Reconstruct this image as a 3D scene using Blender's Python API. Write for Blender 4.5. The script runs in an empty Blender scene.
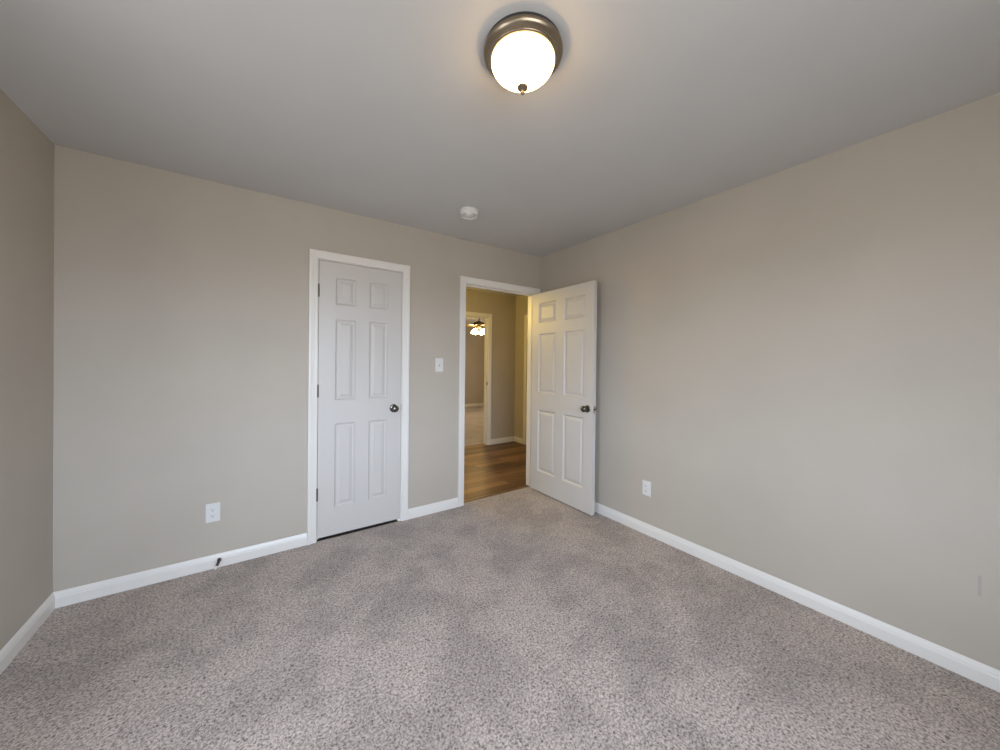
import bpy, bmesh, math, random
from mathutils import Vector, Matrix

scene = bpy.context.scene
C = scene.collection
PI = math.pi

# ---------------------------------------------------------------- camera
YAW, PITCH, ROLL = 0.59976900, -0.00562429, 0.01081785
FPX = 347.165
cd = bpy.data.cameras.new('camera')
cam = bpy.data.objects.new('camera', cd)
C.objects.link(cam)
fw = Vector((math.sin(YAW) * math.cos(PITCH), math.cos(YAW) * math.cos(PITCH), math.sin(PITCH)))
rt = Vector((math.cos(YAW), -math.sin(YAW), 0))
up = rt.cross(fw)
r2 = math.cos(ROLL) * rt + math.sin(ROLL) * up
u2 = -math.sin(ROLL) * rt + math.cos(ROLL) * up
M = Matrix((r2, u2, -fw)).transposed().to_4x4()
M.translation = Vector((0.8951, -2.8126, 1.3111))
cam.matrix_world = M
cd.sensor_fit = 'HORIZONTAL'
cd.sensor_width = 36.0
cd.lens = FPX * 36.0 / 1000.0
cd.shift_x = 0.001807
cd.shift_y = -0.009720
cd.clip_start = 0.02
scene.camera = cam

# ---------------------------------------------------------------- view, world, daylight
vs = scene.view_settings
vs.view_transform = 'Standard'
vs.look = 'None'
vs.gamma = 1.0
vs.use_curve_mapping = False
vs.exposure = 0.15
scene.cycles.max_bounces = 14
scene.cycles.diffuse_bounces = 8
scene.cycles.sample_clamp_indirect = 6.0

# an overcast sky over dim ground, seen by the room through its two windows
SKY = (0.86, 1.0, 1.21)
GROUND = (1.0, 1.0, 1.0)
SKY_STRENGTH = 14.9
GROUND_STRENGTH = 5.8
world = bpy.data.worlds.new('overcast_sky')
scene.world = world
world.use_nodes = True
wt = world.node_tree
bg = wt.nodes['Background']
wc = wt.nodes.new('ShaderNodeTexCoord')
wsx = wt.nodes.new('ShaderNodeSeparateXYZ')
wt.links.new(wc.outputs['Generated'], wsx.inputs[0])
wr = wt.nodes.new('ShaderNodeMapRange')
wr.inputs['From Min'].default_value = -0.04
wr.inputs['From Max'].default_value = 0.06
wt.links.new(wsx.outputs['Z'], wr.inputs['Value'])
wm = wt.nodes.new('ShaderNodeMix')
wm.data_type = 'RGBA'
wt.links.new(wr.outputs[0], wm.inputs['Factor'])
wm.inputs[6].default_value = (*[c * GROUND_STRENGTH for c in GROUND], 1)
wm.inputs[7].default_value = (*[c * SKY_STRENGTH for c in SKY], 1)
wt.links.new(wm.outputs[2], bg.inputs['Color'])
bg.inputs['Strength'].default_value = 1.0


def area_light(name, loc, rot, sx, sy, power, color, spread=PI):
    l = bpy.data.lights.new(name, 'AREA')
    l.shape = 'RECTANGLE'
    l.size, l.size_y = sx, sy
    l.energy = power
    l.color = color
    l.spread = spread
    o = bpy.data.objects.new(name, l)
    C.objects.link(o)
    o.location = loc
    o.rotation_euler = rot
    return o


def point_light(name, loc, power, color, radius=0.08):
    l = bpy.data.lights.new(name, 'POINT')
    l.energy = power
    l.color = color
    l.shadow_soft_size = radius
    o = bpy.data.objects.new(name, l)
    C.objects.link(o)
    o.location = loc
    return o


# portals: guide the sky's light through the bedroom's two windows (front wall and left wall, both behind the camera)
WF = (0.27, 1.92, 0.70, 2.08)    # window opening in the front wall: x0, x1, z0, z1
WS = (-2.15, -1.60, 0.72, 2.10)  # window opening in the left wall: y0, y1, z0, z1
FRONT_Y = -3.68
for p_ in (area_light('front_window_portal', ((WF[0] + WF[1]) / 2, FRONT_Y - 0.03, (WF[2] + WF[3]) / 2), (PI / 2, 0, 0), WF[1] - WF[0], WF[3] - WF[2], 1, (1, 1, 1)),
           area_light('side_window_portal', (-0.03, (WS[0] + WS[1]) / 2, (WS[2] + WS[3]) / 2), (0, -PI / 2, 0), WS[3] - WS[2], WS[1] - WS[0], 1, (1, 1, 1))):
    p_.data.cycles.is_portal = True
# daylight in the room across the hall, and the hall's own warm ceiling bulb
area_light('daylight_far_room', (6.86, 4.0, 1.4), (0, PI / 2, 0), 1.3, 1.6, 10, (0.95, 1.0, 1.0))
point_light('hall_bulb', (2.28, 1.15, 2.00), 30, (1.0, 0.71, 0.17), 0.20)

# ---------------------------------------------------------------- materials


def mat(name):
    m = bpy.data.materials.new(name)
    m.use_nodes = True
    return m, m.node_tree, m.node_tree.nodes['Principled BSDF']


def nd(nt, kind, **kw):
    n = nt.nodes.new(kind)
    for k, v in kw.items():
        setattr(n, k, v)
    return n


def ramp(nt, fac, stops):
    r = nd(nt, 'ShaderNodeValToRGB')
    el = r.color_ramp.elements
    while len(el) < len(stops):
        el.new(0.5)
    for e, (p, c) in zip(el, stops):
        e.position = p
        e.color = (*c, 1) if len(c) == 3 else c
    nt.links.new(fac, r.inputs['Fac'])
    return r


def noise(nt, scale, detail=2.0, rough=0.5, vec=None):
    n = nd(nt, 'ShaderNodeTexNoise')
    n.inputs['Scale'].default_value = scale
    n.inputs['Detail'].default_value = detail
    n.inputs['Roughness'].default_value = rough
    if vec is not None:
        nt.links.new(vec, n.inputs['Vector'])
    return n


def objcoord(nt):
    return nd(nt, 'ShaderNodeTexCoord').outputs['Object']


def bump(nt, p, height, strength, dist):
    b = nd(nt, 'ShaderNodeBump')
    b.inputs['Strength'].default_value = strength
    b.inputs['Distance'].default_value = dist
    nt.links.new(height, b.inputs['Height'])
    nt.links.new(b.outputs['Normal'], p.inputs['Normal'])
    return b


def paint(name, col, rough=0.6, grain=260, strength=0.12, var=0.03, spec=0.5, scuffs_and_shade=()):
    """Rolled paint: slight roller stipple, faint large-scale unevenness, optional scuffs with a place of their own."""
    m, nt, p = mat(name)
    v = objcoord(nt)
    n = noise(nt, 2.2, 2, 0.5, v)
    r = ramp(nt, n.outputs['Fac'], [(0.3, tuple(c * (1 - var) for c in col)), (0.7, tuple(min(1, c * (1 + var)) for c in col))])
    out = r.outputs['Color']
    sep = nd(nt, 'ShaderNodeSeparateXYZ')
    nt.links.new(v, sep.inputs[0])
    for (axis, a0, a1, z0, z1, scol, soft) in scuffs_and_shade:
        fac = None
        for comp, lo, hi in ((axis, a0, a1), ('Z', z0, z1)):
            for (f0, f1) in ((lo - soft, lo + soft), (hi + soft, hi - soft)):
                mr = nd(nt, 'ShaderNodeMapRange')
                mr.inputs['From Min'].default_value = f0
                mr.inputs['From Max'].default_value = f1
                nt.links.new(sep.outputs[comp], mr.inputs['Value'])
                if fac is None:
                    fac = mr.outputs[0]
                else:
                    mu = nd(nt, 'ShaderNodeMath', operation='MULTIPLY')
                    nt.links.new(fac, mu.inputs[0])
                    nt.links.new(mr.outputs[0], mu.inputs[1])
                    fac = mu.outputs[0]
        mx = nd(nt, 'ShaderNodeMix', data_type='RGBA')
        nt.links.new(fac, mx.inputs['Factor'])
        nt.links.new(out, mx.inputs[6])
        mx.inputs[7].default_value = (*scol, 1)
        out = mx.outputs[2]
    nt.links.new(out, p.inputs['Base Color'])
    p.inputs['Roughness'].default_value = rough
    p.inputs['Specular IOR Level'].default_value = spec
    g = noise(nt, grain, 2, 0.6, v)
    bump(nt, p, g.outputs['Fac'], strength, 0.002)
    return m


def metal(name, col, rough, aniso=0.0):
    m, nt, p = mat(name)
    v = objcoord(nt)
    n = noise(nt, 40, 3, 0.5, v)
    r = ramp(nt, n.outputs['Fac'], [(0.3, tuple(c * 0.88 for c in col)), (0.7, col)])
    nt.links.new(r.outputs['Color'], p.inputs['Base Color'])
    p.inputs['Metallic'].default_value = 1.0
    p.inputs['Roughness'].default_value = rough
    p.inputs['Anisotropic'].default_value = aniso
    return m


WALLC = (0.464, 0.421, 0.360)
M_wall = paint('wall_paint_greige', WALLC, 0.62)
M_wall_right = paint('wall_paint_greige_scuffed', WALLC, 0.62, scuffs_and_shade=[('Y', -2.765, -2.756, 0.358, 0.445, (0.40, 0.36, 0.32), 0.002)])
M_wall_back = paint('wall_paint_greige_seam_shadow', WALLC, 0.62, scuffs_and_shade=[('X', 2.35, 2.51, 2.438, 2.452, (0.30, 0.275, 0.24), 0.004)])  # dark line paints the shadow in the ceiling gap into the wall colour
M_ceiling = paint('ceiling_paint_flat_white', (0.560, 0.560, 0.555), 0.85, 180, 0.15, 0.02, 0.2)
M_trim = paint('trim_paint_semigloss_white', (0.75, 0.73, 0.695), 0.32, 500, 0.03, 0.01)
M_door = paint('door_paint_white', (0.580, 0.560, 0.535), 0.38, 420, 0.04, 0.01)
M_plate = paint('white_plastic', (0.70, 0.695, 0.68), 0.30, 600, 0.0, 0.005)
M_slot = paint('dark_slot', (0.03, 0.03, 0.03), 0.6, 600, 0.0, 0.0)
M_nickel = metal('satin_nickel', (0.55, 0.52, 0.47), 0.28)
M_knob = metal('aged_nickel', (0.17, 0.16, 0.145), 0.22)
M_hinge = metal('dark_nickel_hinge', (0.16, 0.145, 0.125), 0.40)
M_fixture = metal('brushed_nickel_fixture', (0.34, 0.28, 0.205), 0.30, 0.5)
M_strip = metal('bronze_threshold', (0.75, 0.50, 0.34), 0.30)
M_fan = metal('oil_rubbed_bronze', (0.07, 0.05, 0.035), 0.45)
M_subfloor = paint('shade_dark_subfloor', (0.035, 0.028, 0.022), 0.8, 60, 0.1, 0.2)  # near-black colour paints the shade in the gap under the closet door
M_rubber = paint('white_rubber', (0.75, 0.75, 0.73), 0.7, 400, 0.0, 0.0)


def carpet(name, dark, light, patch=0.10):
    m, nt, p = mat(name)
    v = objcoord(nt)
    fine = noise(nt, 112, 3, 0.72, v)
    fine.inputs['Distortion'].default_value = 0.6
    big = noise(nt, 2.7, 6, 0.66, v)
    r = ramp(nt, fine.outputs['Fac'], [(0.34, dark), (0.46, tuple(a * 0.52 + b * 0.48 for a, b in zip(dark, light))), (0.60, light)])
    pr = ramp(nt, big.outputs['Fac'], [(0.42, (1 - patch,) * 3), (0.57, (1 + patch * 0.6,) * 3)])
    mul = nd(nt, 'ShaderNodeMix', data_type='RGBA', blend_type='MULTIPLY')
    mul.inputs['Factor'].default_value = 1.0
    nt.links.new(r.outputs['Color'], mul.inputs[6])
    nt.links.new(pr.outputs['Color'], mul.inputs[7])
    nt.links.new(mul.outputs[2], p.inputs['Base Color'])
    p.inputs['Roughness'].default_value = 1.0
    p.inputs['Specular IOR Level'].default_value = 0.05
    p.inputs['Sheen Weight'].default_value = 0.25
    bump(nt, p, fine.outputs['Fac'], 0.55, 0.010)
    return m


M_carpet = carpet('carpet_taupe_frieze', (0.100, 0.078, 0.066), (0.572, 0.486, 0.430), 0.16)
M_carpet2 = carpet('carpet_beige_pile', (0.33, 0.285, 0.265), (0.60, 0.55, 0.53), 0.10)


def wood_planks():
    m, nt, p = mat('wood_plank_floor')
    v = objcoord(nt)
    br = nd(nt, 'ShaderNodeTexBrick')
    br.inputs['Scale'].default_value = 1.0
    br.inputs['Brick Width'].default_value = 1.2
    br.inputs['Row Height'].default_value = 0.115
    br.inputs['Mortar Size'].default_value = 0.0022
    br.offset = 0.37
    br.inputs['Color1'].default_value = (0.0, 0.0, 0.0, 1)
    br.inputs['Color2'].default_value = (1, 1, 1, 1)
    br.inputs['Mortar'].default_value = (0.1, 0.1, 0.1, 1)
    nt.links.new(v, br.inputs['Vector'])
    mp = nd(nt, 'ShaderNodeMapping')
    mp.inputs['Scale'].default_value = (1.1, 20, 1)
    nt.links.new(v, mp.inputs['Vector'])
    g = noise(nt, 2.2, 5, 0.6, mp.outputs['Vector'])
    mx = nd(nt, 'ShaderNodeMix', data_type='RGBA')
    mx.inputs['Factor'].default_value = 0.62
    nt.links.new(br.outputs['Color'], mx.inputs[6])
    nt.links.new(g.outputs['Color'], mx.inputs[7])
    r = ramp(nt, mx.outputs[2], [(0.24, (0.040, 0.017, 0.007)), (0.46, (0.145, 0.075, 0.036)), (0.70, (0.31, 0.175, 0.088))])
    dk = nd(nt, 'ShaderNodeMix', data_type='RGBA')
    nt.links.new(br.outputs['Fac'], dk.inputs['Factor'])
    nt.links.new(r.outputs['Color'], dk.inputs[6])
    dk.inputs[7].default_value = (0.03, 0.014, 0.007, 1)
    nt.links.new(dk.outputs[2], p.inputs['Base Color'])
    p.inputs['Roughness'].default_value = 0.42
    bump(nt, p, g.outputs['Fac'], 0.10, 0.004)
    return m


M_wood = wood_planks()


def wood_blade():
    m, nt, p = mat('walnut_blade')
    v = objcoord(nt)
    mp = nd(nt, 'ShaderNodeMapping')
    mp.inputs['Scale'].default_value = (2, 22, 4)
    nt.links.new(v, mp.inputs['Vector'])
    g = noise(nt, 3, 4, 0.6, mp.outputs['Vector'])
    r = ramp(nt, g.outputs['Fac'], [(0.3, (0.018, 0.012, 0.007)), (0.7, (0.045, 0.030, 0.016))])
    nt.links.new(r.outputs['Color'], p.inputs['Base Color'])
    p.inputs['Roughness'].default_value = 0.45
    return m


M_blade = wood_blade()


def lamp_glass(name, col, strength):
    """Opal glass lit by the bulbs inside it."""
    m, nt, p = mat(name)
    v = objcoord(nt)
    n = noise(nt, 14, 2, 0.5, v)
    r = ramp(nt, n.outputs['Fac'], [(0.3, tuple(c * 0.96 for c in col)), (0.7, col)])
    p.inputs['Base Color'].default_value = (0.9, 0.88, 0.84, 1)
    p.inputs['Roughness'].default_value = 0.25
    nt.links.new(r.outputs['Color'], p.inputs['Emission Color'])
    p.inputs['Emission Strength'].default_value = strength
    return m


M_bowl = lamp_glass('opal_glass_lit', (1.0, 0.62, 0.25), 15.0)
M_shade = lamp_glass('frosted_shade_lit', (1.0, 0.68, 0.26), 82.0)

m_, nt_, p_ = mat('window_glass')
g_ = nd(nt_, 'ShaderNodeBsdfTransparent')
gl_ = nd(nt_, 'ShaderNodeBsdfGlossy')
gl_.inputs['Roughness'].default_value = 0.02
mxs = nd(nt_, 'ShaderNodeMixShader')
mxs.inputs[0].default_value = 0.06
nt_.links.new(g_.outputs[0], mxs.inputs[1])
nt_.links.new(gl_.outputs[0], mxs.inputs[2])
nt_.links.new(mxs.outputs[0], nt_.nodes['Material Output'].inputs['Surface'])
M_glass = m_

# ---------------------------------------------------------------- mesh helpers


def add_box(bm, x0, x1, y0, y1, z0, z1, bevel=0.0):
    vs_ = [bm.verts.new((x, y, z)) for x in (x0, x1) for y in (y0, y1) for z in (z0, z1)]
    idx = [(0, 1, 3, 2), (4, 6, 7, 5), (0, 4, 5, 1), (2, 3, 7, 6), (0, 2, 6, 4), (1, 5, 7, 3)]
    fs = [bm.faces.new([vs_[i] for i in f]) for f in idx]
    if bevel > 0:
        es = list({e for f in fs for e in f.edges})
        bmesh.ops.bevel(bm, geom=es, offset=bevel, segments=2, affect='EDGES', profile=0.7)
    return fs


def add_lathe(bm, prof, origin=(0, 0, 0), axis=(0, 0, 1), n=40):
    """Revolve (radius, height) pairs about an axis through origin."""
    ax = Vector(axis).normalized()
    q = Vector((0, 0, 1)).rotation_difference(ax)
    o = Vector(origin)
    rings = []
    for (r, h) in prof:
        if r < 1e-6:
            rings.append([bm.verts.new(o + q @ Vector((0, 0, h)))])
        else:
            rings.append([bm.verts.new(o + q @ Vector((r * math.cos(2 * PI * k / n), r * math.sin(2 * PI * k / n), h))) for k in range(n)])
    for a, b in zip(rings, rings[1:]):
        for k in range(n):
            k2 = (k + 1) % n
            if len(a) == 1 and len(b) == 1:
                continue
            if len(a) == 1:
                bm.faces.new((a[0], b[k2], b[k]))
            elif len(b) == 1:
                bm.faces.new((a[k], a[k2], b[0]))
            else:
                bm.faces.new((a[k], a[k2], b[k2], b[k]))
    if len(rings[0]) > 1:
        bm.faces.new(list(reversed(rings[0])))
    if len(rings[-1]) > 1:
        bm.faces.new(rings[-1])


def add_tube(bm, pts, r, n=8):
    rad = r if isinstance(r, (list, tuple)) else [r] * len(pts)
    P = [Vector(p) for p in pts]
    rings = []
    prev = None
    for i, p in enumerate(P):
        t = (P[min(i + 1, len(P) - 1)] - P[max(i - 1, 0)]).normalized()
        if prev is None:
            a = t.orthogonal().normalized()
        else:
            a = (prev - t * prev.dot(t)).normalized()
        prev = a
        b = t.cross(a)
        rings.append([bm.verts.new(p + rad[i] * (math.cos(2 * PI * k / n) * a + math.sin(2 * PI * k / n) * b)) for k in range(n)])
    for A, B in zip(rings, rings[1:]):
        for k in range(n):
            k2 = (k + 1) % n
            bm.faces.new((A[k], A[k2], B[k2], B[k]))
    bm.faces.new(list(reversed(rings[0])))
    bm.faces.new(rings[-1])


def obj(name, bm, m, parent=None, smooth=False, origin=None):
    bmesh.ops.remove_doubles(bm, verts=bm.verts, dist=1e-6)
    bmesh.ops.recalc_face_normals(bm, faces=bm.faces)
    if origin is not None:
        bmesh.ops.translate(bm, verts=bm.verts, vec=-Vector(origin))
    me = bpy.data.meshes.new(name)
    bm.to_mesh(me)
    bm.free()
    me.materials.append(m)
    if smooth:
        me.shade_smooth()
        me.set_sharp_from_angle(angle=math.radians(38))
    o = bpy.data.objects.new(name, me)
    C.objects.link(o)
    if origin is not None:
        o.location = origin
    if parent is not None:
        o.parent = parent
    return o


def tag(o, label, cat, kind=None, group=None):
    o['label'] = label
    o['category'] = cat
    if kind:
        o['kind'] = kind
    if group:
        o['group'] = group
    return o


def thing(name, label, cat, loc=(0, 0, 0), rotz=0.0, kind=None, group=None):
    o = bpy.data.objects.new(name, None)
    o.empty_display_size = 0.1
    C.objects.link(o)
    o.location = loc
    o.rotation_euler = (0, 0, rotz)
    return tag(o, label, cat, kind, group)


# ---------------------------------------------------------------- room dimensions (metres)
W = 3.363           # room width along the back wall (y = 0)
D = FRONT_Y         # front wall
RA = 0.0075         # the right wall drifts outwards by this much per metre towards the front
T = 0.115           # wall thickness
CL0, CL1, CLT = 1.237, 1.8535, 2.050     # closet jamb opening
DW0, DW1, DWT = 2.450, 3.279, 2.042      # doorway jamb opening
JB = 0.018          # jamb board thickness
HY0, HY1 = T, 1.868                      # hall depth
HX1 = 4.441                              # hall end wall
HH = 2.440                               # hall ceiling
H20, H21, H2T = 3.075, 3.896, 2.038      # doorway across the hall


def ceil_z(x, y):
    return 2.4264 + 0.00676 * x + 0.0027 * y


def right_x(y):
    return W + RA * (-y)


def wall_sheet(bm, xs, zs, holes, place, thick):
    """A wall with rectangular openings: both faces, reveals and ends. place(u, d, z) -> xyz."""
    def solid(i, k):
        if i < 0 or k < 0 or i >= len(xs) - 1 or k >= len(zs) - 1:
            return False
        cx, cz = (xs[i] + xs[i + 1]) / 2, (zs[k] + zs[k + 1]) / 2
        return not any(a < cx < b and c < cz < d for a, b, c, d in holes)
    cache = {}

    def v(i, k, s):
        key = (i, k, s)
        if key not in cache:
            cache[key] = bm.verts.new(place(xs[i], thick * s, zs[k]))
        return cache[key]
    for i in range(len(xs) - 1):
        for k in range(len(zs) - 1):
            if not solid(i, k):
                continue
            for s in (0, 1):
                bm.faces.new((v(i, k, s), v(i + 1, k, s), v(i + 1, k + 1, s), v(i, k + 1, s)))
            for (di, dk, a, b) in ((-1, 0, (i, k), (i, k + 1)), (1, 0, (i + 1, k), (i + 1, k + 1)), (0, -1, (i, k), (i + 1, k)), (0, 1, (i, k + 1), (i + 1, k + 1))):
                if not solid(i + di, k + dk):
                    bm.faces.new((v(*a, 0), v(*b, 0), v(*b, 1), v(*a, 1)))


def structure(name, bm, m, label, cat, **kw):
    return tag(obj(name, bm, m, **kw), label, cat, 'structure')


# ---------------------------------------------------------------- shell of the bedroom
bm = bmesh.new()
nx, ny = 24, 26
g = [[bm.verts.new((-0.1 + (W + 0.25) * i / nx, D - 0.1 + (0.002 - D + 0.1) * j / ny, 0)) for j in range(ny + 1)] for i in range(nx + 1)]
for i in range(nx):
    for j in range(ny):
        bm.faces.new((g[i][j], g[i + 1][j], g[i + 1][j + 1], g[i][j + 1]))
bm.faces.new([bm.verts.new((x, y, 0)) for x, y in ((DW0 - JB, 0.002), (DW1 + JB, 0.002), (DW1 + JB, 0.062), (DW0 - JB, 0.062))])
structure('floor', bm, M_carpet, 'taupe grey frieze carpet covering the whole bedroom floor', 'carpet floor')

bm = bmesh.new()
lo = [bm.verts.new((x, y, ceil_z(x, y))) for x, y in ((-0.06, D - 0.06), (W + 0.08, D - 0.06), (W + 0.08, 0.06), (-0.06, 0.06))]
hi = [bm.verts.new(v.co + Vector((0, 0, 0.05))) for v in lo]
bm.faces.new(lo)
bm.faces.new(list(reversed(hi)))
for k in range(4):
    bm.faces.new((lo[k], lo[(k + 1) % 4], hi[(k + 1) % 4], hi[k]))
structure('ceiling', bm, M_ceiling, 'flat white painted bedroom ceiling with a round lamp', 'ceiling')

bm = bmesh.new()
wall_sheet(bm, [-0.12, CL0 - JB, CL1 + JB, DW0 - JB, DW1 + JB, W + 0.12], [0, CLT + JB, 2.50],
           [(CL0 - JB, CL1 + JB, -1, CLT + JB), (DW0 - JB, DW1 + JB, -1, DWT + JB)], lambda u, d, z: (u, d, z), T)
structure('wall_back', bm, M_wall_back, 'greige wall holding the closed closet door and the open doorway', 'wall')

bm = bmesh.new()
wall_sheet(bm, [-0.12, WF[0], WF[1], W + 0.16], [0, WF[2], WF[3], 2.50], [WF], lambda u, d, z: (u, D - d, z), T)
structure('wall_front', bm, M_wall, 'greige wall with a window, opposite the closet', 'wall')
bm = bmesh.new()
wall_sheet(bm, [D, WS[0], WS[1], 0.0], [0, WS[2], WS[3], 2.50], [WS], lambda u, d, z: (-d, u, z), T)
structure('wall_left', bm, M_wall, 'bare greige wall beside the closet wall, meeting it at the corner without a door', 'wall')
bm = bmesh.new()
wall_sheet(bm, [D, 0.0], [0, 2.50], [], lambda u, d, z: (right_x(u) + d, u, z), T)
structure('wall_right', bm, M_wall_right, 'long bare greige wall behind the open white door, with a low outlet', 'wall')

# ---------------------------------------------------------------- trim: baseboards, casings, jambs
BASE = [(0, 0), (0.0125, 0), (0.0125, 0.052), (0.0105, 0.056), (0.0105, 0.060), (0.0085, 0.068), (0.0050, 0.076), (0.0035, 0.081), (0, 0.083)]


def add_strip(bm, prof, a_fn, b_fn):
    A = [bm.verts.new(a_fn(t, z)) for t, z in prof]
    B = [bm.verts.new(b_fn(t, z)) for t, z in prof]
    n = len(prof)
    for k in range(n):
        bm.faces.new((A[k], A[(k + 1) % n], B[(k + 1) % n], B[k]))
    bm.faces.new(list(reversed(A)))
    bm.faces.new(B)


bm = bmesh.new()
add_strip(bm, BASE, lambda t, z: (t, D + t, z), lambda t, z: (t, -t, z))
structure('baseboard_left', bm, M_trim, 'white baseboard along the foot of the bare left wall', 'baseboard')
bm = bmesh.new()
add_strip(bm, BASE, lambda t, z: (t, -t, z), lambda t, z: (CL0 - 0.0625, -t, z))
structure('baseboard_back', bm, M_trim, 'long white baseboard from the room corner to the closet door casing', 'baseboard')
bm = bmesh.new()
add_strip(bm, BASE, lambda t, z: (CL1 + 0.0625, -t, z), lambda t, z: (DW0 - 0.0625, -t, z))
structure('baseboard_back.001', bm, M_trim, 'short white baseboard between the closet door and the open doorway', 'baseboard')
bm = bmesh.new()
add_strip(bm, BASE, lambda t, z: (right_x(0) - t, -t, z), lambda t, z: (right_x(D) - t, D + t, z))
structure('baseboard_right', bm, M_trim, 'white baseboard running along the long bare wall from behind the open door', 'baseboard')

CASE = [(0, 0), (0, 0.008), (0.004, 0.0105), (0.018, 0.0105), (0.024, 0.013), (0.034, 0.0135), (0.040, 0.016), (0.054, 0.016), (0.057, 0.0135), (0.057, 0)]


def add_casing(bm, x0, x1, z1, place, prof=CASE, z0=0.0):
    """Mitred door casing on three sides of an opening. place(u, t, z): t is out of the wall."""
    cols = [[bm.verts.new(place(u, t, z)) for u, t, z in ((x0 - w, t, z0), (x0 - w, t, z1 + w), (x1 + w, t, z1 + w), (x1 + w, t, z0))] for w, t in prof]
    n = len(cols)
    for k in range(n):
        a, b = cols[k], cols[(k + 1) % n]
        for j in range(3):
            bm.faces.new((a[j], a[j + 1], b[j + 1], b[j]))
    bm.faces.new([c[0] for c in cols])
    bm.faces.new([c[3] for c in reversed(cols)])


def add_jamb(bm, x0, x1, z1, place, depth, stop0, stop1):
    """Jamb boards lining an opening, with the stop bead the door closes on."""
    def bx(u0, u1, d0, d1, za, zb):
        vs_ = [bm.verts.new(place(u, -d, z)) for u in (u0, u1) for d in (d0, d1) for z in (za, zb)]
        for f in [(0, 1, 3, 2), (4, 6, 7, 5), (0, 4, 5, 1), (2, 3, 7, 6), (0, 2, 6, 4), (1, 5, 7, 3)]:
            bm.faces.new([vs_[i] for i in f])
    bx(x0 - JB, x0, 0, depth, -0.03, z1 + JB)
    bx(x1, x1 + JB, 0, depth, -0.03, z1 + JB)
    bx(x0, x1, 0, depth, z1, z1 + JB)
    bx(x0, x0 + 0.011, stop0, stop1, 0, z1)
    bx(x1 - 0.011, x1, stop0, stop1, 0, z1)
    bx(x0 + 0.011, x1 - 0.011, stop0, stop1, z1 - 0.011, z1)


RV = 0.005
def back_place(u, t, z): return (u, -t, z)


def frame(name, label, x0, x1, z1, place, stop0, stop1, other=False):
    e = thing(name, label, 'door frame', (0, 0, 0), 0, 'structure')
    b = bmesh.new()
    add_casing(b, x0 - RV, x1 + RV, z1 + RV, place)
    obj('casing', b, M_trim, e)
    if other:
        b = bmesh.new()
        add_casing(b, x0 - RV, x1 + RV, z1 + RV, lambda u, t, z: place(u, -T - t, z))
        obj('casing', b, M_trim, e)
    b = bmesh.new()
    add_jamb(b, x0, x1, z1, place, T, stop0, stop1)
    obj('jamb', b, M_trim, e)
    return e


frame('trim_1', 'white moulded casing framing the closed closet door', CL0, CL1, CLT, back_place, 0.038, 0.070)
frame('trim_2', 'white moulded casing framing the open doorway to the hall', DW0, DW1, DWT, back_place, 0.038, 0.075, other=True)

# ---------------------------------------------------------------- six-panel doors
ROWS = [(0.205, 0.828), (1.003, 1.603), (1.712, 1.912)]
RINGS = [(0.0, 0.0), (0.002, 0.0035), (0.009, 0.0105), (0.014, 0.0120), (0.019, 0.0120), (0.041, 0.0035)]


def slab_bm(w, h, stile, mull, th=0.035):
    """Moulded six-panel slab: x 0..w, z 0..h, front face at y=0 (normal -y), back at y=th."""
    b = bmesh.new()
    pw = (w - 2 * stile - mull) / 2
    cols = [(stile, stile + pw), (stile + pw + mull, w - stile)]
    xs = sorted({0.0, w, *[c for p in cols for c in p]})
    zs = sorted({0.0, h, *[c for p in ROWS for c in p]})
    panels = {(xs.index(c[0]), zs.index(r[0])): (c, r) for c in cols for r in ROWS}

    def face(y, s):
        def P(x, z, d): return b.verts.new((x, y + s * d, z))
        for i in range(len(xs) - 1):
            for k in range(len(zs) - 1):
                x0, x1, z0, z1 = xs[i], xs[i + 1], zs[k], zs[k + 1]
                if (i, k) not in panels:
                    b.faces.new((P(x0, z0, 0), P(x1, z0, 0), P(x1, z1, 0), P(x0, z1, 0)))
                    continue
                rings = [[P(x0 + n, z0 + n, d), P(x1 - n, z0 + n, d), P(x1 - n, z1 - n, d), P(x0 + n, z1 - n, d)] for n, d in RINGS]
                for A, B in zip(rings, rings[1:]):
                    for j in range(4):
                        b.faces.new((A[j], A[(j + 1) % 4], B[(j + 1) % 4], B[j]))
                b.faces.new(rings[-1])
    face(0.0, 1)
    face(th, -1)
    for i in range(len(xs) - 1):
        for z in (0.0, h):
            b.faces.new([b.verts.new(c) for c in ((xs[i], 0, z), (xs[i + 1], 0, z), (xs[i + 1], th, z), (xs[i], th, z))])
    for k in range(len(zs) - 1):
        for x in (0.0, w):
            b.faces.new([b.verts.new(c) for c in ((x, 0, zs[k]), (x, 0, zs[k + 1]), (x, th, zs[k + 1]), (x, th, zs[k]))])
    return b


ROSE = [(0.0, 0.0), (0.0325, 0.0), (0.0325, 0.003), (0.030, 0.006), (0.024, 0.0085), (0.014, 0.010)]
KNOB = [(0.0125, 0.008), (0.0115, 0.022), (0.0125, 0.030), (0.018, 0.033), (0.0245, 0.038), (0.0275, 0.045), (0.0275, 0.051), (0.025, 0.057), (0.019, 0.062), (0.010, 0.0645), (0.0, 0.065)]


def add_knob(parent, x, z, y, s, name='knob'):
    b = bmesh.new()
    add_lathe(b, KNOB, (x, y, z), (0, s, 0), 32)
    k = obj(name, b, M_knob, parent, smooth=True)
    b = bmesh.new()
    add_lathe(b, ROSE, (x, y, z), (0, s, 0), 32)
    obj('rosette', b, M_knob, k, smooth=True)
    return k


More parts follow.
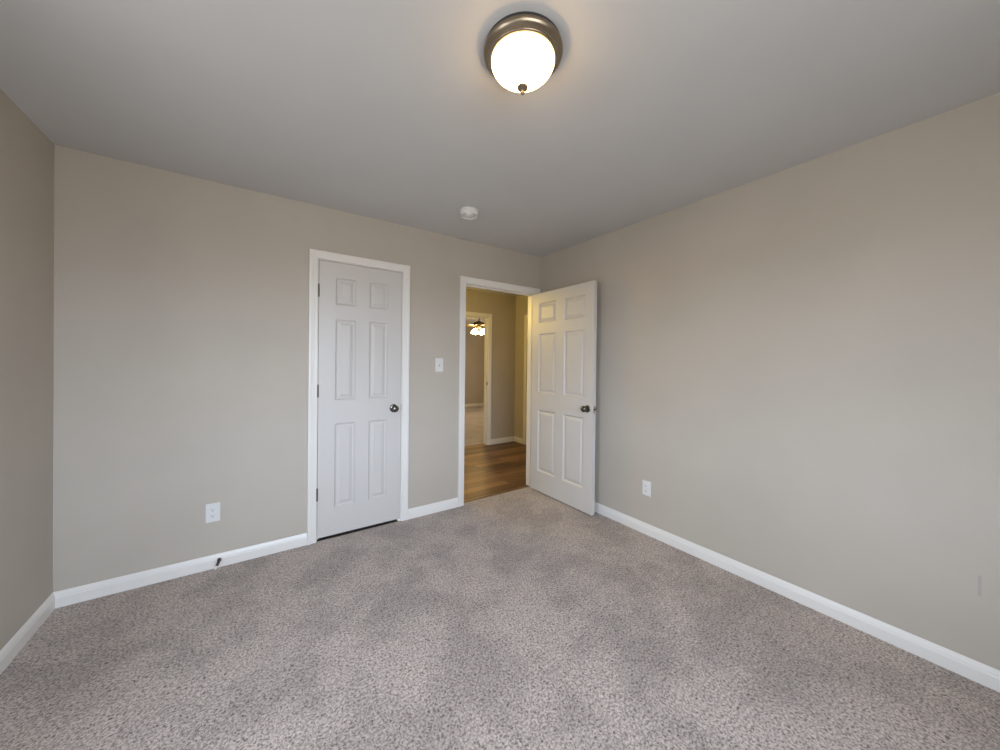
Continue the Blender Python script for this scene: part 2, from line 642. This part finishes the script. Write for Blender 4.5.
def add_hinge(parent, x, y, z, side, face=1):
    """Barrel with ball tips and one visible leaf, on the edge of the slab."""
    b = bmesh.new()
    add_lathe(b, [(0.0, -0.049), (0.003, -0.048), (0.0035, -0.0455), (0.0055, -0.0445), (0.0055, 0.0445), (0.0035, 0.0455), (0.003, 0.048), (0.0, 0.049)], (x, y, z), (0, 0, 1), 16)
    h = obj('hinge', b, M_hinge, parent, smooth=True)
    b = bmesh.new()
    add_box(b, min(x, x + side * 0.0012), max(x, x + side * 0.0012), *sorted((y + 0.003 * face, y + 0.034 * face)), z - 0.0445, z + 0.0445)
    obj('hinge_leaf', b, M_hinge, h)
    return h


SH = 2.025
d1 = thing('door_1', 'closed white six-panel closet door with a dark nickel knob', 'door', (CL0 + 0.003, 0.001, 0.0215), 0, 'structure')
W1 = CL1 - CL0 - 0.006
obj('slab', slab_bm(W1, 2.0245, 0.112, 0.100), M_door, d1)
add_knob(d1, W1 - 0.060, 0.915, 0.0, -1)
for z in (1.805, 1.075, 0.320):
    add_hinge(d1, -0.002, -0.0045, z, 1)
bm = bmesh.new()
add_box(bm, W1 + 0.0005, W1 + 0.0022, -0.0015, 0.010, 0.890, 0.947)
obj('latch', bm, M_hinge, d1)

# the bedroom door stands open at a right angle, nearly along the right wall
W2 = 0.813
d2 = thing('door_2', 'open white six-panel bedroom door standing beside the bare long wall', 'door', (3.2375, -0.0090, 0.013), -PI / 2 + math.radians(0.45), 'structure')
obj('slab', slab_bm(W2, 2.017, 0.104, 0.108), M_door, d2)
add_knob(d2, W2 - 0.062, 0.911, 0.0, -1)
add_knob(d2, W2 - 0.062, 0.911, 0.035, 1)
for z in (1.805, 1.075, 0.320):
    add_hinge(d2, -0.0045, 0.0400, z, 1, -1)
bm = bmesh.new()
add_box(bm, W2 - 0.001, W2 + 0.0012, 0.0055, 0.0295, 0.882, 0.940)
lp = obj('latch_plate', bm, M_nickel, d2)
bm = bmesh.new()
add_box(bm, W2, W2 + 0.010, 0.0125, 0.0225, 0.903, 0.919, 0.002)
obj('latch_bolt', bm, M_knob, lp)
bm = bmesh.new()
for z in (0.890, 0.932):
    add_lathe(bm, [(0.0, 0.0), (0.0035, 0.0), (0.003, 0.0012), (0.0, 0.0015)], (W2 + 0.0012, 0.0175, z), (1, 0, 0), 12)
obj('screw', bm, M_hinge, lp)

# dark closet behind the closed door
bm = bmesh.new()
x0, x1, y0, y1, z0, z1 = 1.14, 1.95, T, 0.72, -0.025, 2.2
for q in (((x0, y0, z0), (x0, y1, z0), (x0, y1, z1), (x0, y0, z1)), ((x1, y0, z0), (x1, y1, z0), (x1, y1, z1), (x1, y0, z1)),
          ((x0, y1, z0), (x1, y1, z0), (x1, y1, z1), (x0, y1, z1)), ((x0, y0, z1), (x1, y0, z1), (x1, y1, z1), (x0, y1, z1))):
    bm.faces.new([bm.verts.new(c) for c in q])
structure('wall_closet', bm, M_wall, 'greige inside walls of the closet behind the closed door', 'wall')

bm = bmesh.new()
bm.faces.new([bm.verts.new(c) for c in ((x0, 0.0, z0), (x1, 0.0, z0), (x1, y1, z0), (x0, y1, z0))])
structure('floor_closet', bm, M_subfloor, 'bare closet floor coloured dark as the shade under the closed door', 'floor')

# ---------------------------------------------------------------- hall
bm = bmesh.new()
add_box(bm, 1.97, HX1 + 0.1, 0.062, 1.985, -0.02, 0.0)
structure('floor_hall', bm, M_wood, 'brown wood plank floor of the hall beyond the doorway', 'wood floor')
bm = bmesh.new()
wall_sheet(bm, [1.90, H20 - JB, H21 + JB, HX1 + 0.12], [0, H2T + JB, 2.50], [(H20 - JB, H21 + JB, -1, H2T + JB)], lambda u, d, z: (u, HY1 + d, z), T)
structure('wall_hall_far', bm, M_wall, 'tan lit hall wall facing the doorway, with another room opening in it', 'wall')
bm = bmesh.new()
E0, E1 = 0.79, 1.555
wall_sheet(bm, [0.0, E0 - JB, E1 + JB, HY1 + 0.02], [0, H2T + JB, 2.50], [(E0 - JB, E1 + JB, -1, H2T + JB)], lambda u, d, z: (HX1 + d, u, z), T)
structure('wall_hall_end', bm, M_wall, 'narrow tan wall at the end of the hall, seen past the doorway edge', 'wall')
bm = bmesh.new()
wall_sheet(bm, [T, HY1], [0, 2.50], [], lambda u, d, z: (2.0 - d, u, z), 0.04)
structure('wall_hall_side', bm, M_wall, 'tan hall wall out of sight beside the closet', 'wall')
bm = bmesh.new()
wall_sheet(bm, [W + 0.10, HX1 + 0.12], [0, 2.50], [], lambda u, d, z: (u, T - d, z), T)
structure('wall_hall_near', bm, M_wall, 'tan hall wall on the near side, hidden past the open doorway', 'wall')
bm = bmesh.new()
add_box(bm, 1.95, HX1 + 0.06, 0.06, HY1 + 0.06, HH, HH + 0.05)
structure('ceiling_hall', bm, M_ceiling, 'low hall ceiling above the doorway opening', 'ceiling')
frame('trim_3', 'white casing around the room opening across the hall', H20, H21, H2T, lambda u, t, z: (u, HY1 - t, z), 0.05, 0.08)
frame('trim_4', 'white casing at the end wall of the hall, only its edge showing', E0, E1, H2T, lambda u, t, z: (HX1 - t, u, z), 0.05, 0.08)
d4 = thing('door_4', 'closed white door on the end wall of the hall', 'door', (HX1 + 0.012, E1 - 0.003, 0.012), -PI / 2, 'structure')
obj('slab', slab_bm(E1 - E0 - 0.006, 2.02, 0.11, 0.10), M_door, d4)
add_knob(d4, E1 - E0 - 0.066, 0.91, 0.0, -1)
bm = bmesh.new()
add_strip(bm, BASE, lambda t, z: (H21 + 0.0625, HY1 - t, z), lambda t, z: (HX1 - t, HY1 - t, z))
structure('baseboard_hall', bm, M_trim, 'short white baseboard on the hall wall beyond the doorway', 'baseboard')
bm = bmesh.new()
add_strip(bm, BASE, lambda t, z: (HX1 - t, HY1 - t, z), lambda t, z: (HX1 - t, E1 + 0.0625, z))
structure('baseboard_hall.001', bm, M_trim, 'tiny white baseboard return on the end wall of the hall', 'baseboard')
bm = bmesh.new()
add_lathe(bm, [(0.0, -0.001), (0.013, -0.001), (0.013, 0.001), (0.0, 0.0014)], (H21 - 0.0005, HY1 + 0.022, 0.985), (-1, 0, 0), 16)
add_box(bm, H21 - 0.0015, H21, HY1 + 0.008, HY1 + 0.036, 0.957, 1.013)
tag(obj('strike_plate', bm, M_hinge), 'dark metal strike plate on the far door jamb across the hall', 'strike plate')

# threshold strip between the wood and the carpet
bm = bmesh.new()
prof = [(0.040, 0.0), (0.046, 0.004), (0.056, 0.0065), (0.064, 0.007), (0.072, 0.0065), (0.082, 0.004), (0.088, 0.0)]
A = [bm.verts.new((DW0 + 0.0005, y, z)) for y, z in prof]
B = [bm.verts.new((DW1 - 0.0005, y, z)) for y, z in prof]
for k in range(len(prof) - 1):
    bm.faces.new((A[k], A[k + 1], B[k + 1], B[k]))
bm.faces.new(A)
bm.faces.new(list(reversed(B)))
bm.faces.new((A[0], B[0], B[-1], A[-1]))
M_reducer = paint('wood_reducer', (0.17, 0.095, 0.045), 0.35, 60, 0.05, 0.2)
structure('trim_5', bm, M_reducer, 'low brown threshold strip where carpet meets the hall wood floor', 'threshold')

# ---------------------------------------------------------------- room across the hall
RX0, RX1, RY0, RY1 = 2.9, 6.92, HY1 + T, 6.275
bm = bmesh.new()
bm.faces.new([bm.verts.new(c) for c in ((RX0, 1.985, 0.0), (RX1, 1.985, 0.0), (RX1, RY1, 0.0), (RX0, RY1, 0.0))])
structure('floor_far_room', bm, M_carpet2, 'beige carpet in the room across the hall', 'carpet floor')
bm = bmesh.new()
add_box(bm, RX0 - 0.05, RX1 + 0.05, RY0 - 0.03, RY1 + 0.05, 2.44, 2.49)
structure('ceiling_far_room', bm, M_ceiling, 'ceiling of the room across the hall, above the fan', 'ceiling')
bm = bmesh.new()
wall_sheet(bm, [RX0 - 0.1, RX1 + 0.1], [0, 2.5], [], lambda u, d, z: (u, RY1 + d, z), 0.1)
structure('wall_far_room', bm, M_wall, 'tan wall at the back of the room across the hall', 'wall')
bm = bmesh.new()
wall_sheet(bm, [RY0, RY1], [0, 2.5], [], lambda u, d, z: (RX1 + d, u, z), 0.1)
structure('wall_far_room_side', bm, M_wall, 'tan side wall of the room across the hall', 'wall')
bm = bmesh.new()
wall_sheet(bm, [RY0, RY1], [0, 2.5], [], lambda u, d, z: (RX0 - d, u, z), 0.1)
structure('wall_far_room_side.001', bm, M_wall, 'hidden side wall of the room across the hall', 'wall')
bm = bmesh.new()
wall_sheet(bm, [HX1 + 0.1, RX1 + 0.1], [0, 2.5], [], lambda u, d, z: (u, RY0 - d, z), 0.1)
structure('wall_far_room_near', bm, M_wall, 'near wall of the room across the hall beyond the hall end', 'wall')
bm = bmesh.new()
add_strip(bm, BASE, lambda t, z: (RX0, RY1 - t, z), lambda t, z: (RX1, RY1 - t, z))
structure('baseboard_far_room', bm, M_trim, 'cream baseboard at the back of the room across the hall', 'baseboard')

# ---------------------------------------------------------------- windows behind the camera


def window(name, label, loc, rotz, w, h):
    """Double-hung window: local x across, z up from the sill, y into the wall."""
    e = thing(name, label, 'window', loc, rotz, 'structure')
    b = bmesh.new()
    add_casing(b, 0.0, w, h, lambda u, t, z: (u, -t, z))
    add_box(b, -0.075, w + 0.075, -0.045, 0.02, -0.022, 0.0, 0.004)
    add_box(b, -0.057, w + 0.057, -0.014, 0.0, -0.085, -0.022)
    obj('window_frame', b, M_trim, e)
    for (za, zb, y) in ((0.0, h / 2 + 0.02, 0.055), (h / 2 - 0.02, h, 0.085)):
        b = bmesh.new()
        for (xa, xb, zc, zd) in ((0, 0.045, za, zb), (w - 0.045, w, za, zb), (0.045, w - 0.045, za, za + 0.045), (0.045, w - 0.045, zb - 0.045, zb)):
            add_box(b, xa, xb, y, y + 0.028, zc, zd)
        s = obj('sash', b, M_trim, e)
        b = bmesh.new()
        add_box(b, 0.044, w - 0.044, y + 0.012, y + 0.016, za + 0.044, zb - 0.044)
        obj('pane', b, M_glass, s)
    return e


window('window_1', 'white double-hung window in the wall opposite the closet', (WF[1], D, WF[2]), PI, WF[1] - WF[0], WF[3] - WF[2])
window('window_2', 'white double-hung window in the side wall near the front', (0, WS[0], WS[2]), PI / 2, WS[1] - WS[0], WS[3] - WS[2])

# ---------------------------------------------------------------- ceiling lamp
LX, LY = 1.661, -1.828
LZ = ceil_z(LX, LY)
lamp = thing('ceiling_light', 'round flush-mount ceiling lamp with brushed nickel pan and glowing opal bowl', 'ceiling light', (LX, LY, LZ))
bm = bmesh.new()
add_lathe(bm, [(0.0, 0.0), (0.118, 0.0), (0.121, -0.004), (0.133, -0.010), (0.1395, -0.015), (0.141, -0.020), (0.1395, -0.026), (0.134, -0.032), (0.1265, -0.0360),
               (0.1255, -0.0368), (0.1250, -0.0390), (0.1220, -0.0400), (0.1205, -0.0412), (0.1200, -0.0432), (0.1170, -0.0444), (0.1150, -0.0450), (0.1115, -0.0450), (0.1110, -0.040), (0.0, -0.040)], n=96)
obj('pan', bm, M_fixture, lamp, smooth=True)
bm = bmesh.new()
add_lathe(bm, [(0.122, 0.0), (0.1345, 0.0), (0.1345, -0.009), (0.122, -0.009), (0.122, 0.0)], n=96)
obj('shadow_gap_ring', bm, M_slot, lamp, smooth=True)  # black ring added as the shadow line between pan and ceiling
bm = bmesh.new()
bowl = [(0.1105, -0.041), (0.1120, -0.046)]
for k in range(1, 24):
    t_ = math.sin(PI / 2 * k / 24)
    bowl.append((0.1125 * (1 - t_ ** 1.95), -0.047 - 0.086 * t_))
bowl.append((0.0, -0.1332))
add_lathe(bm, bowl, n=80)
obj('lamp_shade', bm, M_bowl, lamp, smooth=True)
bm = bmesh.new()
add_lathe(bm, [(0.0, -0.1325), (0.017, -0.1330), (0.0195, -0.1355), (0.0185, -0.1400), (0.0135, -0.1440), (0.0075, -0.1465), (0.0055, -0.1495), (0.0075, -0.1525),
               (0.0080, -0.1560), (0.0065, -0.1595), (0.0035, -0.1620), (0.0, -0.1625)], n=32)
obj('finial', bm, M_fixture, lamp, smooth=True)

# ---------------------------------------------------------------- smoke detector
SX, SY = 2.165, -0.552
sd = thing('smoke_detector', 'small white round smoke detector on the ceiling near the doorway', 'smoke detector', (SX, SY, ceil_z(SX, SY)))
bm = bmesh.new()
add_lathe(bm, [(0.0, 0.0), (0.071, 0.0), (0.073, -0.002), (0.073, -0.010), (0.071, -0.012), (0.0, -0.012)], n=64)
obj('base', bm, M_plate, sd, smooth=True)
bm = bmesh.new()
add_lathe(bm, [(0.0, -0.012), (0.066, -0.012), (0.067, -0.016), (0.066, -0.026), (0.064, -0.036), (0.0615, -0.040), (0.0595, -0.040), (0.0575, -0.030), (0.034, -0.026),
               (0.031, -0.038), (0.029, -0.0405), (0.026, -0.0415), (0.0, -0.042)], n=64)
hd = obj('cover', bm, M_plate, sd, smooth=True)
bm = bmesh.new()
add_lathe(bm, [(0.0, -0.042), (0.008, -0.042), (0.0085, -0.0445), (0.0, -0.045)], (0.0, 0.0, 0.0), n=24)
obj('test_button', bm, M_plate, hd, smooth=True)

# ---------------------------------------------------------------- wall plates


def plate_bm(w, h, t=0.006):
    b = bmesh.new()
    rings = []
    for (ins, d) in ((0.0, 0.0), (0.0, 0.0022), (0.0012, 0.0042), (0.0040, t)):
        rr = 0.004
        ring = []
        for (sx, sz, a0) in ((1, 1, 0), (-1, 1, 90), (-1, -1, 180), (1, -1, 270)):
            for a in (0, 45, 90):
                ang = math.radians(a0 + a)
                ring.append(b.verts.new((sx * (w / 2 - ins - rr) + rr * math.cos(ang), -d, sz * (h / 2 - ins - rr) + rr * math.sin(ang))))
        rings.append(ring)
    n = len(rings[0])
    for A_, B_ in zip(rings, rings[1:]):
        for k in range(n):
            b.faces.new((A_[k], A_[(k + 1) % n], B_[(k + 1) % n], B_[k]))
    b.faces.new(rings[0])
    b.faces.new(rings[-1])
    return b


def screw(parent, z, y):
    b = bmesh.new()
    add_lathe(b, [(0.0, 0.0), (0.0034, 0.0), (0.0030, 0.0012), (0.0, 0.0016)], (0, y, z), (0, -1, 0), 16)
    s = obj('screw', b, M_plate, parent, smooth=True)
    b = bmesh.new()
    add_box(b, -0.0026, 0.0026, y - 0.0017, y - 0.0012, z - 0.0004, z + 0.0004)
    obj('screw_slot', b, M_slot, s)


def outlet(label, loc, rotz):
    e = thing('electrical_outlet', label, 'electrical outlet', loc, rotz, None, None)
    obj('cover_plate', plate_bm(0.072, 0.117), M_plate, e)
    for dz in (0.0195, -0.0195):
        b = bmesh.new()
        pts = []
        for k in range(40):
            a = 2 * PI * k / 40
            x, z = 0.0172 * math.cos(a), 0.0172 * math.sin(a)
            pts.append((x, max(-0.0142, min(0.0142, z)) + dz))
        lo_ = [b.verts.new((x, -0.0055, z)) for x, z in pts]
        hi_ = [b.verts.new((x * 0.96, -0.0082, dz + (z - dz) * 0.96)) for x, z in pts]
        for k in range(40):
            b.faces.new((lo_[k], lo_[(k + 1) % 40], hi_[(k + 1) % 40], hi_[k]))
        b.faces.new(hi_)
        r = obj('receptacle', b, M_plate, e)
        b = bmesh.new()
        add_box(b, -0.0074, -0.0052, -0.0086, -0.0080, dz - 0.002, dz + 0.0068)
        add_box(b, 0.0052, 0.0074, -0.0086, -0.0080, dz - 0.001, dz + 0.0060)
        add_lathe(b, [(0.0, 0.0), (0.0026, 0.0), (0.0026, 0.0006), (0.0, 0.0006)], (0, -0.0080, dz - 0.0072), (0, -1, 0), 12)
        obj('slot', b, M_slot, r)
    screw(e, 0.0, -0.006)
    return e


outlet('white duplex outlet low on the closet wall, above the door stop', (0.651, 0, 0.351), 0)
outlet('white duplex outlet low on the long bare wall past the open door', (right_x(-1.249), -1.249, 0.355), -PI / 2 + RA)

sw = thing('light_switch', 'white single toggle light switch between the closet door and the doorway', 'light switch', (2.190, 0, 1.291))
obj('cover_plate', plate_bm(0.074, 0.120), M_plate, sw)
bm = bmesh.new()
add_box(bm, -0.0055, 0.0055, -0.0068, -0.0055, -0.0125, 0.0125)
obj('switch_slot', bm, M_slot, sw)
bm = bmesh.new()
vs_ = []
for (y, z0, z1, hw) in ((-0.006, -0.010, 0.010, 0.0046), (-0.012, -0.002, 0.0105, 0.0040), (-0.0185, 0.004, 0.0115, 0.0032)):
    vs_.append([bm.verts.new(c) for c in ((-hw, y, z0), (hw, y, z0), (hw, y, z1), (-hw, y, z1))])
for A_, B_ in zip(vs_, vs_[1:]):
    for k in range(4):
        bm.faces.new((A_[k], A_[(k + 1) % 4], B_[(k + 1) % 4], B_[k]))
bm.faces.new(vs_[0])
bm.faces.new(vs_[-1])
obj('toggle', bm, M_plate, sw)
screw(sw, 0.030, -0.006)
screw(sw, -0.030, -0.006)

# ---------------------------------------------------------------- spring door stop on the baseboard
ds = thing('door_stop', 'small spring door stop screwed to the baseboard below the outlet', 'door stop', (0.685, -0.0125, 0.048))
bm = bmesh.new()
add_lathe(bm, [(0.0, 0.0), (0.0115, 0.0), (0.0115, 0.003), (0.008, 0.008), (0.0, 0.009)], (0, 0, 0), (0, -1, 0), 20)
obj('mount', bm, M_hinge, ds, smooth=True)
bm = bmesh.new()
pts = []
for k in range(0, 15 * 12 + 1):
    a = 2 * PI * k / 12
    f = k / (15 * 12)
    pts.append((0.0062 * math.cos(a) - 0.010 * f * f, -0.006 - 0.058 * f, 0.0062 * math.sin(a) - 0.012 * f * f))
add_tube(bm, pts, 0.0015, 6)
obj('spring', bm, M_hinge, ds, smooth=True)
bm = bmesh.new()
add_lathe(bm, [(0.0, 0.0), (0.0075, 0.0), (0.0085, 0.004), (0.0085, 0.012), (0.006, 0.016), (0.0, 0.017)], (-0.010, -0.063, -0.012), (-0.2, -1, -0.25), 20)
obj('tip', bm, M_rubber, ds, smooth=True)

# ---------------------------------------------------------------- ceiling fan in the room across the hall
FX, FY = 5.07, 4.10
fan = thing('ceiling_fan', 'dark ceiling fan with lit frosted shades seen through the doorway', 'ceiling fan', (FX, FY, 2.44))
bm = bmesh.new()
add_lathe(bm, [(0.0, 0.0), (0.068, 0.0), (0.068, -0.012), (0.055, -0.040), (0.022, -0.055), (0.0, -0.055)], n=32)
obj('canopy', bm, M_fan, fan, smooth=True)
bm = bmesh.new()
add_lathe(bm, [(0.0, -0.05), (0.012, -0.05), (0.012, -0.165), (0.0, -0.165)], n=16)
obj('downrod', bm, M_fan, fan, smooth=True)
bm = bmesh.new()
add_lathe(bm, [(0.0, -0.150), (0.030, -0.150), (0.045, -0.165), (0.105, -0.180), (0.135, -0.200), (0.140, -0.225), (0.130, -0.245), (0.080, -0.262), (0.0, -0.262)], n=40)
obj('motor_housing', bm, M_fan, fan, smooth=True)
for k in range(5):
    a = math.radians(72 * k + 118)
    ca, sa = math.cos(a), math.sin(a)

    def rot(x, y, z): return (x * ca - y * sa, x * sa + y * ca, z)
    b = bmesh.new()
    out = [(0.20, -0.050), (0.24, -0.058), (0.45, -0.066), (0.60, -0.068), (0.645, -0.050), (0.66, 0.0), (0.645, 0.050), (0.60, 0.068), (0.45, 0.066), (0.24, 0.058), (0.20, 0.050)]
    t_ = [b.verts.new(rot(x, y, -0.266 + 0.20 * y + 0.003)) for x, y in out]
    l_ = [b.verts.new(rot(x, y, -0.266 + 0.20 * y - 0.003)) for x, y in out]
    b.faces.new(t_)
    b.faces.new(list(reversed(l_)))
    for j in range(len(out)):
        b.faces.new((t_[j], t_[(j + 1) % len(out)], l_[(j + 1) % len(out)], l_[j]))
    bl = obj('blade', b, M_blade, fan)
    b = bmesh.new()
    add_tube(b, [rot(0.09, 0, -0.250), rot(0.15, 0, -0.262), rot(0.20, 0.0, -0.272), rot(0.26, 0.0, -0.272)], [0.014, 0.012, 0.012, 0.010], 8)
    obj('blade_bracket', b, M_fan, bl, smooth=True)
bm = bmesh.new()
add_lathe(bm, [(0.0, -0.258), (0.070, -0.262), (0.075, -0.285), (0.060, -0.315), (0.030, -0.335), (0.012, -0.345), (0.0, -0.350)], n=32)
kit = obj('light_kit', bm, M_fan, fan, smooth=True)
for k in range(4):
    a = math.radians(90 * k + 25)
    dx, dy = math.cos(a), math.sin(a)
    b = bmesh.new()
    add_tube(b, [(0.05 * dx, 0.05 * dy, -0.300), (0.085 * dx, 0.085 * dy, -0.305), (0.105 * dx, 0.105 * dy, -0.325), (0.112 * dx, 0.112 * dy, -0.345)], 0.009, 8)
    obj('lamp_arm', b, M_fan, kit, smooth=True)
    b = bmesh.new()
    add_lathe(b, [(0.0, 0.0), (0.022, 0.0), (0.030, 0.015), (0.045, 0.040), (0.058, 0.075), (0.064, 0.105), (0.060, 0.105), (0.040, 0.100), (0.0, 0.098)], (0.112 * dx, 0.112 * dy, -0.342), (0.42 * dx, 0.42 * dy, -1), 28)
    obj('lamp_shade', b, M_shade, kit, smooth=True)
for (px, py, L) in ((0.022, -0.018, 0.26), (-0.024, -0.012, 0.20)):
    b = bmesh.new()
    add_tube(b, [(px, py, -0.32), (px, py, -0.32 - L)], 0.0022, 6)
    add_lathe(b, [(0.0, 0.0), (0.006, -0.004), (0.007, -0.016), (0.004, -0.026), (0.0, -0.028)], (px, py, -0.32 - L), n=12)
    obj('pull_chain', b, M_strip, fan, smooth=True)
